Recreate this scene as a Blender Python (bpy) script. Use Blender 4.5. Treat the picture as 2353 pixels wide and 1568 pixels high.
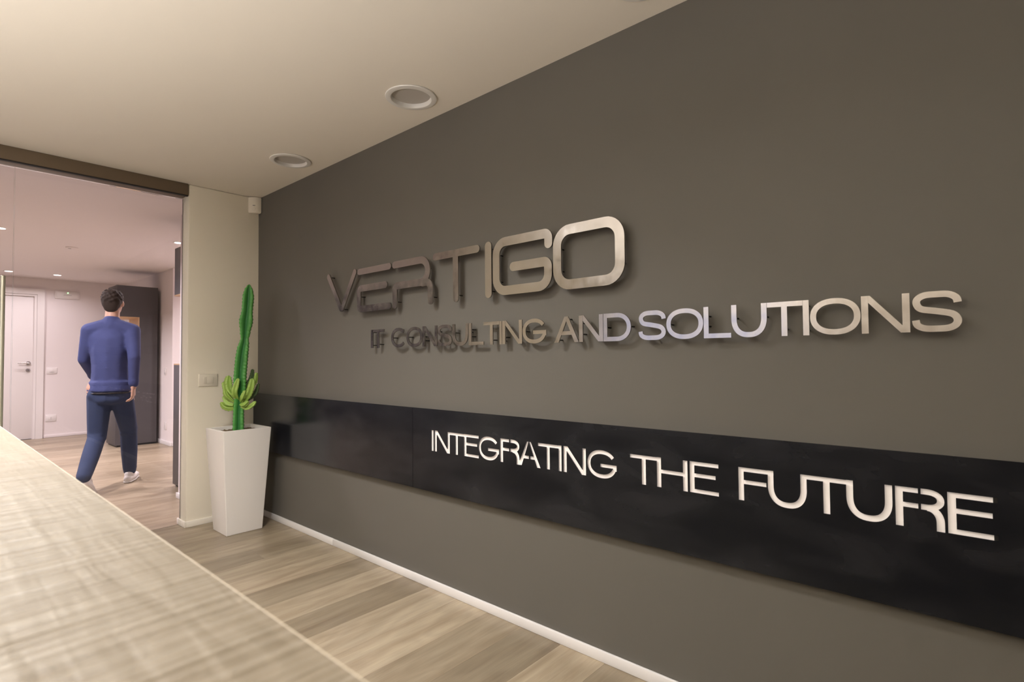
import bpy, bmesh, math, random
from mathutils import Vector, Matrix, noise as mnoise

# ------------------------------------------------------------------ clear
for o in list(bpy.data.objects):
    bpy.data.objects.remove(o, do_unlink=True)
scene = bpy.context.scene
COL = scene.collection
random.seed(7)
PI = math.pi
H = 2.4            # ceiling height

# ------------------------------------------------------------------ camera
FPX, IMW = 1228.3, 2353.0
YAW, PITCH, ROLL = 0.724448, 0.0291718, -0.0083253
fw = Vector((-math.sin(YAW)*math.cos(PITCH), math.cos(YAW)*math.cos(PITCH), math.sin(PITCH)))
rr = Vector((math.cos(YAW), math.sin(YAW), 0.0))
uu = rr.cross(fw)
r2 = rr*math.cos(ROLL) + uu*math.sin(ROLL)
u2 = -rr*math.sin(ROLL) + uu*math.cos(ROLL)
cam_d = bpy.data.cameras.new('camera')
cam = bpy.data.objects.new('camera', cam_d)
COL.objects.link(cam)
M = Matrix(((r2.x, u2.x, -fw.x, 4.17339), (r2.y, u2.y, -fw.y, -1.77725), (r2.z, u2.z, -fw.z, 1.16457), (0, 0, 0, 1)))
cam.matrix_world = M
cam_d.sensor_fit = 'HORIZONTAL'
cam_d.sensor_width = 36.0
cam_d.lens = 36.0*FPX/IMW
cam_d.clip_start = 0.01
cam_d.dof.use_dof = True
cam_d.dof.focus_distance = 2.5
cam_d.dof.aperture_fstop = 5.6
scene.camera = cam

# ------------------------------------------------------------------ world, light levels, exposure
world = bpy.data.worlds.new('world')
scene.world = world
world.use_nodes = True
bg = world.node_tree.nodes['Background']
bg.inputs['Color'].default_value = (0.74, 0.78, 1.0, 1)
bg.inputs['Strength'].default_value = 1.6
LAMP_DESK_W = 1.0          # each added warm ceiling lamp over the reception desk, unseen
LAMP_UP_W = 68.0            # each added uplighter behind the desk, unseen
LAMP_AISLE_W = 32.0         # the one lit downlight over the aisle, above the picture
LAMP_HALL_W = 5.0          # each small downlight of the hall behind the glass
C_DESK = (1.0, 0.985, 0.975)
C_HALL = (1.0, 0.90, 0.92)
vs = scene.view_settings
vs.view_transform = 'Standard'
vs.look = 'None'
vs.exposure = 0.22
vs.gamma = 1.0
vs.use_curve_mapping = False

# ------------------------------------------------------------------ materials
MATS = {}
def mat(name, col, rough=0.5, metal=0.0, spec=0.5, var=0.0, vscale=8.0, bump=0.0, bscale=60.0, emit=None, estr=0.0, coat=0.0):
    m = bpy.data.materials.new(name)
    m.use_nodes = True
    nt = m.node_tree
    b = nt.nodes['Principled BSDF']
    b.inputs['Base Color'].default_value = (*col, 1)
    b.inputs['Roughness'].default_value = rough
    b.inputs['Metallic'].default_value = metal
    b.inputs['Specular IOR Level'].default_value = spec
    b.inputs['Coat Weight'].default_value = coat
    if emit:
        b.inputs['Emission Color'].default_value = (*emit, 1)
        b.inputs['Emission Strength'].default_value = estr
    tc = nt.nodes.new('ShaderNodeTexCoord')
    if var > 0:
        n = nt.nodes.new('ShaderNodeTexNoise'); n.inputs['Scale'].default_value = vscale; n.inputs['Detail'].default_value = 4
        nt.links.new(tc.outputs['Object'], n.inputs['Vector'])
        mx = nt.nodes.new('ShaderNodeMix'); mx.data_type = 'RGBA'
        mx.inputs['A'].default_value = (*[c*(1-var) for c in col], 1)
        mx.inputs['B'].default_value = (*[min(1, c*(1+var)) for c in col], 1)
        nt.links.new(n.outputs['Fac'], mx.inputs['Factor'])
        nt.links.new(mx.outputs['Result'], b.inputs['Base Color'])
    if bump > 0:
        n2 = nt.nodes.new('ShaderNodeTexNoise'); n2.inputs['Scale'].default_value = bscale; n2.inputs['Detail'].default_value = 3
        nt.links.new(tc.outputs['Object'], n2.inputs['Vector'])
        bp = nt.nodes.new('ShaderNodeBump'); bp.inputs['Strength'].default_value = bump; bp.inputs['Distance'].default_value = 0.002
        nt.links.new(n2.outputs['Fac'], bp.inputs['Height'])
        nt.links.new(bp.outputs['Normal'], b.inputs['Normal'])
    MATS[name] = m
    return m

mat('white_paint', (0.88, 0.815, 0.71), 0.75, spec=0.3, var=0.012, vscale=3, bump=0.04, bscale=250)
mat('cream_paint', (0.86, 0.80, 0.675), 0.65, spec=0.35, var=0.012, vscale=3, bump=0.04, bscale=250)
mat('hall_paint', (0.82, 0.76, 0.75), 0.7, spec=0.3, var=0.012, vscale=3, bump=0.03, bscale=250)
mat('taupe_paint', (0.30, 0.265, 0.22), 0.65, spec=0.3, var=0.02, vscale=3)
mat('dark_hall_paint', (0.035, 0.033, 0.045), 0.6, spec=0.3)
mat('grey_wall', (0.128, 0.119, 0.103), 0.6, spec=0.25, var=0.04, vscale=2.2, bump=0.03, bscale=300)
mat('trim_white', (0.74, 0.715, 0.70), 0.4)
mat('column_trim', (0.82, 0.77, 0.68), 0.45)
mat('header_brown', (0.17, 0.125, 0.08), 0.45, var=0.05)
mat('rubber', (0.015, 0.013, 0.013), 0.6)
mat('pot_white', (0.84, 0.80, 0.76), 0.32, spec=0.4)
mat('soil', (0.16, 0.10, 0.05), 0.95, var=0.5, vscale=90, bump=0.8, bscale=120)
mat('cactus_green', (0.018, 0.15, 0.032), 0.45, var=0.35, vscale=14)
mat('cactus_lime', (0.28, 0.44, 0.075), 0.5, var=0.3, vscale=18)
mat('cactus_dark', (0.05, 0.10, 0.03), 0.55, var=0.3, vscale=18)
mat('spine_brown', (0.10, 0.035, 0.02), 0.7)
mat('plastic_white', (0.80, 0.74, 0.63), 0.4)
mat('plastic_pinkwhite', (0.82, 0.78, 0.76), 0.4)
mat('slot_dark', (0.03, 0.03, 0.03), 0.6)
mat('lamp_trim', (0.80, 0.77, 0.72), 0.35)
mat('lamp_diffuser', (0.50, 0.465, 0.42), 0.5)
mat('lamp_lit', (1, 0.95, 0.92), 0.5, emit=(1.0, 0.93, 0.90), estr=9.0)
mat('led_green', (0.3, 0.9, 0.3), 0.5, emit=(0.35, 1.0, 0.35), estr=4.0)
mat('cabinet_grey', (0.078, 0.072, 0.076), 0.5, spec=0.4, var=0.05, vscale=6)
mat('niche_wood', (0.62, 0.40, 0.22), 0.5, var=0.15, vscale=10)
mat('plinth_black', (0.012, 0.012, 0.014), 0.5)
mat('door_white', (0.80, 0.76, 0.74), 0.45)
mat('chrome', (0.62, 0.60, 0.60), 0.25, metal=1.0)
mat('handle_steel', (0.72, 0.70, 0.58), 0.38, metal=0.7)
mat('skin', (0.56, 0.34, 0.25), 0.5, var=0.06, vscale=20)
mat('hair', (0.026, 0.016, 0.011), 0.75, var=0.4, vscale=60, bump=0.6, bscale=140)
mat('shirt_blue', (0.045, 0.060, 0.175), 0.85, var=0.15, vscale=9, bump=0.25, bscale=40)
mat('jeans_navy', (0.028, 0.045, 0.105), 0.9, var=0.2, vscale=12, bump=0.25, bscale=60)
mat('belt_black', (0.015, 0.013, 0.015), 0.5)
mat('shoe_white', (0.80, 0.77, 0.75), 0.5)
mat('eye_white', (0.8, 0.8, 0.8), 0.3)
mat('acrylic', (0.86, 0.80, 0.76), 0.5, emit=(1.0, 0.90, 0.84), estr=0.16)
mat('window_frame', (0.78, 0.76, 0.73), 0.4)
mat('desk_front', (0.70, 0.62, 0.50), 0.5, var=0.1, vscale=6)

def glass_mat():
    m = bpy.data.materials.new('clear_glass'); m.use_nodes = True
    nt = m.node_tree; nt.nodes.clear()
    out = nt.nodes.new('ShaderNodeOutputMaterial')
    tr = nt.nodes.new('ShaderNodeBsdfTransparent'); tr.inputs['Color'].default_value = (0.965, 0.955, 0.97, 1)
    gl = nt.nodes.new('ShaderNodeBsdfGlossy'); gl.inputs['Roughness'].default_value = 0.0
    fr = nt.nodes.new('ShaderNodeFresnel'); fr.inputs['IOR'].default_value = 1.35
    mx = nt.nodes.new('ShaderNodeMixShader')
    nt.links.new(fr.outputs[0], mx.inputs[0]); nt.links.new(tr.outputs[0], mx.inputs[1]); nt.links.new(gl.outputs[0], mx.inputs[2])
    nt.links.new(mx.outputs[0], out.inputs[0])
    MATS['glass'] = m
glass_mat()

mat('glass_edge', (0.10, 0.09, 0.09), 0.35)
def steel_mat():                       # brushed, hand-stained steel of the wall letters
    m = mat('brushed_steel', (0.60, 0.565, 0.53), 0.34, metal=1.0)
    nt = m.node_tree; b = nt.nodes['Principled BSDF']
    tc = nt.nodes.new('ShaderNodeTexCoord')
    mp = nt.nodes.new('ShaderNodeMapping'); mp.inputs['Scale'].default_value = (260, 260, 6)
    n = nt.nodes.new('ShaderNodeTexNoise'); n.inputs['Scale'].default_value = 1.0; n.inputs['Detail'].default_value = 3
    nt.links.new(tc.outputs['Object'], mp.inputs[0]); nt.links.new(mp.outputs[0], n.inputs['Vector'])
    n2 = nt.nodes.new('ShaderNodeTexNoise'); n2.inputs['Scale'].default_value = 22; n2.inputs['Detail'].default_value = 5
    nt.links.new(tc.outputs['Object'], n2.inputs['Vector'])
    r1 = nt.nodes.new('ShaderNodeMapRange'); r1.inputs['From Min'].default_value = 0.3; r1.inputs['From Max'].default_value = 0.72
    r1.inputs['To Min'].default_value = 0.15; r1.inputs['To Max'].default_value = 0.27
    nt.links.new(n2.outputs['Fac'], r1.inputs['Value']); nt.links.new(r1.outputs[0], b.inputs['Roughness'])
    mx = nt.nodes.new('ShaderNodeMix'); mx.data_type = 'RGBA'
    mx.inputs['A'].default_value = (0.33, 0.31, 0.295, 1); mx.inputs['B'].default_value = (0.47, 0.44, 0.405, 1)
    nt.links.new(n2.outputs['Fac'], mx.inputs['Factor']); nt.links.new(mx.outputs['Result'], b.inputs['Base Color'])
    bp = nt.nodes.new('ShaderNodeBump'); bp.inputs['Strength'].default_value = 0.08; bp.inputs['Distance'].default_value = 0.001
    nt.links.new(n.outputs['Fac'], bp.inputs['Height']); nt.links.new(bp.outputs['Normal'], b.inputs['Normal'])
steel_mat()

def panel_mat():                       # dark waxed sheet steel with cloudy mill marks
    m = mat('raw_dark_steel', (0.03, 0.03, 0.034), 0.3, metal=0.0, spec=0.5)
    nt = m.node_tree; b = nt.nodes['Principled BSDF']
    b.inputs['Specular Tint'].default_value = (0.78, 0.88, 1.0, 1)
    tc = nt.nodes.new('ShaderNodeTexCoord')
    mp = nt.nodes.new('ShaderNodeMapping'); mp.inputs['Scale'].default_value = (1.3, 1, 3.4)
    nt.links.new(tc.outputs['Object'], mp.inputs[0])
    n = nt.nodes.new('ShaderNodeTexNoise'); n.inputs['Scale'].default_value = 2.6; n.inputs['Detail'].default_value = 6; n.inputs['Distortion'].default_value = 0.6
    nt.links.new(mp.outputs[0], n.inputs['Vector'])
    mx = nt.nodes.new('ShaderNodeMix'); mx.data_type = 'RGBA'
    mx.inputs['A'].default_value = (0.0055, 0.0060, 0.0085, 1); mx.inputs['B'].default_value = (0.018, 0.018, 0.021, 1)
    cr = nt.nodes.new('ShaderNodeMapRange'); cr.inputs['From Min'].default_value = 0.42; cr.inputs['From Max'].default_value = 0.72
    nt.links.new(n.outputs['Fac'], cr.inputs['Value']); nt.links.new(cr.outputs[0], mx.inputs['Factor'])
    nt.links.new(mx.outputs['Result'], b.inputs['Base Color'])
    r1 = nt.nodes.new('ShaderNodeMapRange'); r1.inputs['To Min'].default_value = 0.13; r1.inputs['To Max'].default_value = 0.27
    nt.links.new(n.outputs['Fac'], r1.inputs['Value']); nt.links.new(r1.outputs[0], b.inputs['Roughness'])
panel_mat()

def plank_mat():                       # oak laminate; each plank's own tone comes from its object colour
    m = bpy.data.materials.new('oak_laminate'); m.use_nodes = True
    nt = m.node_tree; b = nt.nodes['Principled BSDF']
    tc = nt.nodes.new('ShaderNodeTexCoord'); oi = nt.nodes.new('ShaderNodeObjectInfo')
    mul = nt.nodes.new('ShaderNodeVectorMath'); mul.operation = 'SCALE'; mul.inputs['Scale'].default_value = 23.0
    cx = nt.nodes.new('ShaderNodeCombineXYZ')
    nt.links.new(oi.outputs['Random'], cx.inputs[0]); nt.links.new(oi.outputs['Random'], cx.inputs[1])
    nt.links.new(cx.outputs[0], mul.inputs[0])
    add = nt.nodes.new('ShaderNodeVectorMath'); add.operation = 'ADD'
    nt.links.new(tc.outputs['Object'], add.inputs[0]); nt.links.new(mul.outputs[0], add.inputs[1])
    mp = nt.nodes.new('ShaderNodeMapping'); mp.inputs['Scale'].default_value = (12, 1.5, 1)
    nt.links.new(add.outputs[0], mp.inputs[0])
    n = nt.nodes.new('ShaderNodeTexNoise'); n.inputs['Scale'].default_value = 1.0; n.inputs['Detail'].default_value = 5; n.inputs['Distortion'].default_value = 1.1
    nt.links.new(mp.outputs[0], n.inputs['Vector'])
    mp2 = nt.nodes.new('ShaderNodeMapping'); mp2.inputs['Scale'].default_value = (150, 4, 1)
    nt.links.new(add.outputs[0], mp2.inputs[0])
    n2 = nt.nodes.new('ShaderNodeTexNoise'); n2.inputs['Scale'].default_value = 1.0; n2.inputs['Detail'].default_value = 4
    nt.links.new(mp2.outputs[0], n2.inputs['Vector'])
    # cathedral figure: contour lines of a slow noise stretched along the plank
    mp4 = nt.nodes.new('ShaderNodeMapping'); mp4.inputs['Scale'].default_value = (6.0, 1.25, 1)
    nt.links.new(add.outputs[0], mp4.inputs[0])
    n4 = nt.nodes.new('ShaderNodeTexNoise'); n4.inputs['Scale'].default_value = 1.0; n4.inputs['Detail'].default_value = 2.5; n4.inputs['Roughness'].default_value = 0.45; n4.inputs['Distortion'].default_value = 0.35
    nt.links.new(mp4.outputs[0], n4.inputs['Vector'])
    sn = nt.nodes.new('ShaderNodeMath'); sn.operation = 'MULTIPLY'; sn.inputs[1].default_value = 62.0
    nt.links.new(n4.outputs['Fac'], sn.inputs[0])
    si = nt.nodes.new('ShaderNodeMath'); si.operation = 'SINE'; nt.links.new(sn.outputs[0], si.inputs[0])
    rs = nt.nodes.new('ShaderNodeMapRange'); rs.inputs['From Min'].default_value = -1.0; rs.inputs['To Min'].default_value = 0.88; rs.inputs['To Max'].default_value = 1.0
    nt.links.new(si.outputs[0], rs.inputs['Value'])
    mx = nt.nodes.new('ShaderNodeMix'); mx.data_type = 'RGBA'
    mx.inputs['A'].default_value = (0.295, 0.230, 0.155, 1); mx.inputs['B'].default_value = (0.410, 0.340, 0.243, 1)
    r = nt.nodes.new('ShaderNodeMapRange'); r.inputs['From Min'].default_value = 0.30; r.inputs['From Max'].default_value = 0.66
    nt.links.new(n.outputs['Fac'], r.inputs['Value']); nt.links.new(r.outputs[0], mx.inputs['Factor'])
    m2 = nt.nodes.new('ShaderNodeMix'); m2.data_type = 'RGBA'; m2.blend_type = 'MULTIPLY'; m2.inputs['Factor'].default_value = 0.28
    r3 = nt.nodes.new('ShaderNodeMapRange'); r3.inputs['From Min'].default_value = 0.25; r3.inputs['From Max'].default_value = 0.6; r3.inputs['To Min'].default_value = 0.82
    nt.links.new(n2.outputs['Fac'], r3.inputs['Value'])
    mq = nt.nodes.new('ShaderNodeMath'); mq.operation = 'MULTIPLY'
    nt.links.new(r3.outputs[0], mq.inputs[0]); nt.links.new(rs.outputs[0], mq.inputs[1])
    nt.links.new(mx.outputs['Result'], m2.inputs['A']); nt.links.new(mq.outputs[0], m2.inputs['B'])
    m2.inputs['Factor'].default_value = 0.75
    m3 = nt.nodes.new('ShaderNodeMix'); m3.data_type = 'RGBA'; m3.blend_type = 'MULTIPLY'; m3.inputs['Factor'].default_value = 1.0
    nt.links.new(m2.outputs['Result'], m3.inputs['A']); nt.links.new(oi.outputs['Color'], m3.inputs['B'])
    nt.links.new(m3.outputs['Result'], b.inputs['Base Color'])
    b.inputs['Roughness'].default_value = 0.36; b.inputs['Specular IOR Level'].default_value = 0.45
    bp = nt.nodes.new('ShaderNodeBump'); bp.inputs['Strength'].default_value = 0.12; bp.inputs['Distance'].default_value = 0.001
    nt.links.new(n2.outputs['Fac'], bp.inputs['Height']); nt.links.new(bp.outputs['Normal'], b.inputs['Normal'])
    MATS['oak'] = m
plank_mat()

def counter_mat():                     # rough-sawn bleached oak: saw marks across, grain along
    m = bpy.data.materials.new('sawn_bleached_oak'); m.use_nodes = True
    nt = m.node_tree; b = nt.nodes['Principled BSDF']
    tc = nt.nodes.new('ShaderNodeTexCoord')
    def nz(scale, detail, dist):
        mp = nt.nodes.new('ShaderNodeMapping'); mp.inputs['Scale'].default_value = scale
        nt.links.new(tc.outputs['Object'], mp.inputs[0])
        n = nt.nodes.new('ShaderNodeTexNoise'); n.inputs['Scale'].default_value = 1; n.inputs['Detail'].default_value = detail; n.inputs['Distortion'].default_value = dist
        nt.links.new(mp.outputs[0], n.inputs['Vector']); return n.outputs['Fac']
    saw = nz((130, 3.0, 1), 1.5, 0.15)
    gr = nz((6, 52, 1), 2.0, 0.35)
    big = nz((5, 9, 1), 2.0, 0.4)
    a = nt.nodes.new('ShaderNodeMath'); a.operation = 'MULTIPLY_ADD'; a.inputs[1].default_value = 0.42
    nt.links.new(gr, a.inputs[0]); nt.links.new(saw, a.inputs[2])
    r = nt.nodes.new('ShaderNodeMapRange'); r.inputs['From Min'].default_value = 0.50; r.inputs['From Max'].default_value = 0.92
    nt.links.new(a.outputs[0], r.inputs['Value'])
    mx = nt.nodes.new('ShaderNodeMix'); mx.data_type = 'RGBA'
    mx.inputs['A'].default_value = (0.210, 0.170, 0.119, 1); mx.inputs['B'].default_value = (0.308, 0.265, 0.207, 1)
    nt.links.new(r.outputs[0], mx.inputs['Factor'])
    m2 = nt.nodes.new('ShaderNodeMix'); m2.data_type = 'RGBA'; m2.blend_type = 'MULTIPLY'; m2.inputs['Factor'].default_value = 0.08
    nt.links.new(mx.outputs['Result'], m2.inputs['A']); nt.links.new(big, m2.inputs['B'])
    nt.links.new(m2.outputs['Result'], b.inputs['Base Color'])
    b.inputs['Roughness'].default_value = 0.5
    bp = nt.nodes.new('ShaderNodeBump'); bp.inputs['Strength'].default_value = 0.9; bp.inputs['Distance'].default_value = 0.0045
    nt.links.new(a.outputs[0], bp.inputs['Height']); nt.links.new(bp.outputs['Normal'], b.inputs['Normal'])
    MATS['counter'] = m
counter_mat()

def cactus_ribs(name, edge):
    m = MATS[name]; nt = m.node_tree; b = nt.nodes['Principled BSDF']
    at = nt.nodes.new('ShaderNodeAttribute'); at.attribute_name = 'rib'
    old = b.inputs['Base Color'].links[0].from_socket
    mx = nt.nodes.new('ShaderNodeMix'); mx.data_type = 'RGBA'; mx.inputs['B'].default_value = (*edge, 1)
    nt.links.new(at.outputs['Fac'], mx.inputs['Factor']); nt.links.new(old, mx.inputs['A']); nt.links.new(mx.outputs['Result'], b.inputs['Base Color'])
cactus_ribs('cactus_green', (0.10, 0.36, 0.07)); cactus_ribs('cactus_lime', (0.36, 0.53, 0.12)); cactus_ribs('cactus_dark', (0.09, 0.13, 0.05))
# ------------------------------------------------------------------ helpers
def tag(o, label=None, cat=None, group=None, kind=None):
    if label: o['label'] = label
    if cat: o['category'] = cat
    if group: o['group'] = group
    if kind: o['kind'] = kind
    return o
def link_mesh(name, me, m, parent=None, smooth=False):
    o = bpy.data.objects.new(name, me)
    COL.objects.link(o)
    if m: 
        me.materials.clear(); me.materials.append(MATS[m])
    if smooth:
        for p in me.polygons: p.use_smooth = True
    if parent: o.parent = parent
    return o
def finish(name, bm, m, parent=None, smooth=False, autosmooth=None):
    bmesh.ops.recalc_face_normals(bm, faces=bm.faces)
    me = bpy.data.meshes.new(name)
    bm.to_mesh(me); bm.free()
    o = link_mesh(name, me, m, parent, smooth or autosmooth is not None)
    if autosmooth is not None:
        me.set_sharp_from_angle(angle=math.radians(autosmooth))
    return o
def empty(name, loc=(0, 0, 0), rz=0.0):
    o = bpy.data.objects.new(name, None)
    o.empty_display_size = 0.1
    COL.objects.link(o); o.location = loc; o.rotation_euler = (0, 0, rz)
    return o
def add_box(bm, x0, x1, y0, y1, z0, z1, bev=0.0, seg=2):
    mtx = Matrix.Translation(((x0+x1)/2, (y0+y1)/2, (z0+z1)/2)) @ Matrix.Diagonal((abs(x1-x0), abs(y1-y0), abs(z1-z0), 1))
    r = bmesh.ops.create_cube(bm, size=1.0, matrix=mtx)
    if bev > 0:
        es = list({e for v in r['verts'] for e in v.link_edges})
        bmesh.ops.bevel(bm, geom=es, offset=bev, segments=seg, profile=0.5, affect='EDGES')
def box(name, m, b, parent=None, bev=0.0, seg=2):
    bm = bmesh.new(); add_box(bm, *b, bev=bev, seg=seg)
    return finish(name, bm, m, parent, autosmooth=35 if bev > 0 else None)
def lathe(bm, prof, c=(0, 0, 0), n=48, axis='Z', close=False):
    rings = []
    for r, z in prof:
        ring = []
        for i in range(n):
            a = 2*PI*i/n
            p = (r*math.cos(a), r*math.sin(a), z)
            if axis == 'Y': p = (p[0], p[2], p[1])
            if axis == 'X': p = (p[2], p[0], p[1])
            ring.append(bm.verts.new((p[0]+c[0], p[1]+c[1], p[2]+c[2])))
        rings.append(ring)
    L = len(rings)
    for k in range(L if close else L-1):
        a, b = rings[k], rings[(k+1) % L]
        for i in range(n):
            bm.faces.new((a[i], a[(i+1) % n], b[(i+1) % n], b[i]))
    if not close:
        if prof[0][0] > 1e-6: bm.faces.new(list(reversed(rings[0])))
        if prof[-1][0] > 1e-6: bm.faces.new(rings[-1])
def tube(bm, pts, rads, n=10):
    pts = [Vector(p) for p in pts]
    if not hasattr(rads, '__len__'): rads = [rads]*len(pts)
    rings = []
    up0 = None
    for i, p in enumerate(pts):
        t = (pts[min(i+1, len(pts)-1)] - pts[max(i-1, 0)]).normalized()
        ref = Vector((0, 0, 1)) if abs(t.z) < 0.9 else Vector((1, 0, 0))
        s = t.cross(ref).normalized(); u = s.cross(t)
        if up0 is not None and (u.dot(up0) < 0): u, s = -u, -s
        up0 = u
        rings.append([bm.verts.new(p + (s*math.cos(2*PI*k/n) + u*math.sin(2*PI*k/n))*rads[i]) for k in range(n)])
    for a, b in zip(rings, rings[1:]):
        for k in range(n): bm.faces.new((a[k], a[(k+1) % n], b[(k+1) % n], b[k]))
    bm.faces.new(list(reversed(rings[0]))); bm.faces.new(rings[-1])
def bake(o, mods):
    """apply modifiers to o's mesh"""
    for kind, props in mods:
        md = o.modifiers.new(kind, kind)
        for k, v in props.items(): setattr(md, k, v)
    dg = bpy.context.evaluated_depsgraph_get(); dg.update()
    me = bpy.data.meshes.new_from_object(o.evaluated_get(dg))
    o.modifiers.clear()
    old = o.data; o.data = me
    bpy.data.meshes.remove(old)
    return o

# ================================================================== SETTING
def structure(name, m, b, bev=0.0):
    o = box(name, m, b, bev=bev); o['kind'] = 'structure'; return o

# --- floor: slab + planks
floor = structure('floor', 'oak', (-6.6, 7.5, -4.1, 1.5, -0.12, -0.012))
PW = 0.2065
pb = bmesh.new(); PL = 1.2
add_box(pb, -PW/2+0.0001, PW/2-0.0001, -PL/2+0.0001, PL/2-0.0001, -0.0115, 0, bev=0.0004, seg=1)
pm = bpy.data.meshes.new('plank'); bmesh.ops.recalc_face_normals(pb, faces=pb.faces); pb.to_mesh(pm); pb.free(); pm.materials.append(MATS['oak'])
pshort = {}
def plank_mesh(L):
    L = round(L, 3)
    if abs(L-PL) < 1e-3: return pm
    if L not in pshort:
        b = bmesh.new(); add_box(b, -PW/2+0.0001, PW/2-0.0001, -L/2+0.0001, L/2-0.0001, -0.0115, 0, bev=0.0004, seg=1)
        me = bpy.data.meshes.new('plank'); bmesh.ops.recalc_face_normals(b, faces=b.faces); b.to_mesh(me); b.free(); me.materials.append(MATS['oak']); pshort[L] = me
    return pshort[L]
tones = {0.78: 0.80, 0.99: 1.0, 1.206: 1.06, 1.42: 0.72, 1.63: 0.98, 1.83: 0.68, 2.04: 1.02, 2.24: 1.08, 2.44: 0.84, 2.645: 0.66, 2.85: 1.10, 3.055: 0.80}
rnd = random.Random(11)
X0 = 1.0 - 36*PW
ends_known = {34: -1.05, 35: -0.38, 36: -0.66, 37: -1.02, 38: -0.68, 39: -1.1, 40: -0.9, 41: -1.15, 42: -0.78, 43: -1.12, 44: -0.86, 45: -1.05, 46: -0.7}
for k in range(0, 62):
    x0 = X0 + k*PW
    if x0 + PW < -6.46 or x0 > 6.1: continue
    ymax = 0.0 if x0 > -0.2 else 0.64
    if -4.1 < x0 < -0.9: ymax = 1.3
    end = ends_known.get(k, -rnd.random()*1.2)
    ys = []
    y = end
    while y < ymax: y += PL
    cuts = [ymax]
    y -= PL
    while y > -2.5:
        cuts.append(y); y -= PL
    if cuts[0]-cuts[1] < 0.03: cuts.pop(1)
    cuts.append(-2.5)
    for a, b_ in zip(cuts, cuts[1:]):
        L = a-b_
        if L < 0.02: continue
        o = bpy.data.objects.new('plank', plank_mesh(L)); COL.objects.link(o)
        o.location = (x0+PW/2, (a+b_)/2, 0); o.parent = floor
        t = rnd.choice((0.76, 0.84, 0.9, 0.97, 1.0, 1.05))
        if a > -0.1:
            for kx, tv in tones.items():
                if abs(kx - x0) < 0.06: t = tv
        w = max(0.0, 1.0-t); o.color = (t, t*(0.995-0.06*w), t*(0.985-0.14*w), 1)

# --- ceiling with three recesses for the round downlights
ceiling = structure('ceiling', 'white_paint', (-0.10, 7.5, -4.1, 1.5, H, H+0.12))
LAMPS = [(0.96, -0.215), (2.165, -0.215), (3.37, -0.215)]
cb = bmesh.new()
for lx, ly in LAMPS:
    lathe(cb, [(0.099, H-0.05), (0.099, H+0.045)], (lx, ly, 0), 48)
cut = finish('cut', cb, None)
bake(ceiling, [('BOOLEAN', dict(object=cut, operation='DIFFERENCE', solver='EXACT'))])
ceiling.data.materials.clear(); ceiling.data.materials.append(MATS['white_paint'])
bpy.data.objects.remove(cut, do_unlink=True)

structure('ceiling_hall', 'hall_paint', (-6.6, -0.10, -4.1, 1.5, H, H+0.12))
# --- walls of the reception
structure('wall_right', 'grey_wall', (0.0, 7.4, 0.0, 0.1, -0.012, H))
wl = structure('wall_left', 'cream_paint', (-0.135, 0.0, -0.485, 0.1, -0.012, H), bev=0.012)
structure('wall_left_rear', 'cream_paint', (-0.135, 0.0, -4.0, -2.35, -0.012, H))
EX = 7.4
structure('wall_end', 'grey_wall', (EX, EX+0.1, -4.1, 0.1, -0.012, H))
# back wall with a daylight window behind the desk (never in view; it lights the room)
WX0, WX1, WZ0, WZ1 = 0.62, 2.75, 0.6, 1.85
structure('wall_back', 'cream_paint', (-0.135, WX0, -4.1, -4.0, -0.012, H))
structure('wall_back_end', 'taupe_paint', (WX1, 7.4, -4.1, -4.0, -0.012, H))
structure('wall_back_sill', 'cream_paint', (WX0, WX1, -4.1, -4.0, -0.012, WZ0))
structure('wall_back_lintel', 'cream_paint', (WX0, WX1, -4.1, -4.0, WZ1, H))
def window(name, loc, rz, w, hh):
    win = empty(name, loc, rz); win['kind'] = 'structure'
    bm = bmesh.new(); hw = w/2
    for (a, b_, c, d) in ((-hw, hw, 0, 0.06), (-hw, hw, hh-0.06, hh), (-hw, -hw+0.06, 0.06, hh-0.06), (hw-0.06, hw, 0.06, hh-0.06), (-0.04, 0.04, 0.06, hh-0.06)):
        add_box(bm, a, b_, -0.03, 0.03, c, d)
    finish('window_frame', bm, 'window_frame', win)
    for s in (-1, 1):
        x0, x1 = (-hw+0.06, -0.04) if s < 0 else (0.04, hw-0.06)
        box('pane', 'glass', (x0, x1, -0.003, 0.003, 0.06, hh-0.06), win)
    ld = bpy.data.lights.new('window_portal', 'AREA'); ld.shape = 'RECTANGLE'; ld.size = w; ld.size_y = hh
    ld.cycles.is_portal = True                         # only guides the sampling of the daylight
    lo = bpy.data.objects.new('window_portal', ld); COL.objects.link(lo)
    lo.parent = win; lo.location = (0, -0.04, hh/2); lo.rotation_euler = (math.radians(90), 0, 0)
window('window_1', ((WX0+WX1)/2, -4.05, WZ0), 0.0, WX1-WX0, WZ1-WZ0)

# --- hall behind the glass
structure('wall_far', 'hall_paint', (-6.6, -6.45, -1.7, 1.4, -0.012, H))
structure('wall_far_corner', 'hall_paint', (-6.6, -6.45, -3.5, -3.2, -0.012, H))
structure('wall_far_sill', 'hall_paint', (-6.6, -6.45, -3.2, -1.7, -0.012, 0.25))
structure('wall_far_lintel', 'hall_paint', (-6.6, -6.45, -3.2, -1.7, 2.25, H))
window('added_window', (-6.53, -2.45, 0.25), -PI/2, 1.5, 2.0)  # added out of view to give the hall cool light
structure('wall_side', 'hall_paint', (-6.45, -4.02, 0.58, 1.4, -0.012, H))
structure('wall_recess', 'hall_paint', (-4.02, -0.95, 1.3, 1.4, -0.012, H))
structure('wall_stub', 'hall_paint', (-0.95, -0.80, -0.25, 1.4, -0.012, H), bev=0.004)
structure('wall_inner', 'hall_paint', (-0.80, -0.135, -0.10, 0.1, -0.012, H))
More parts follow.
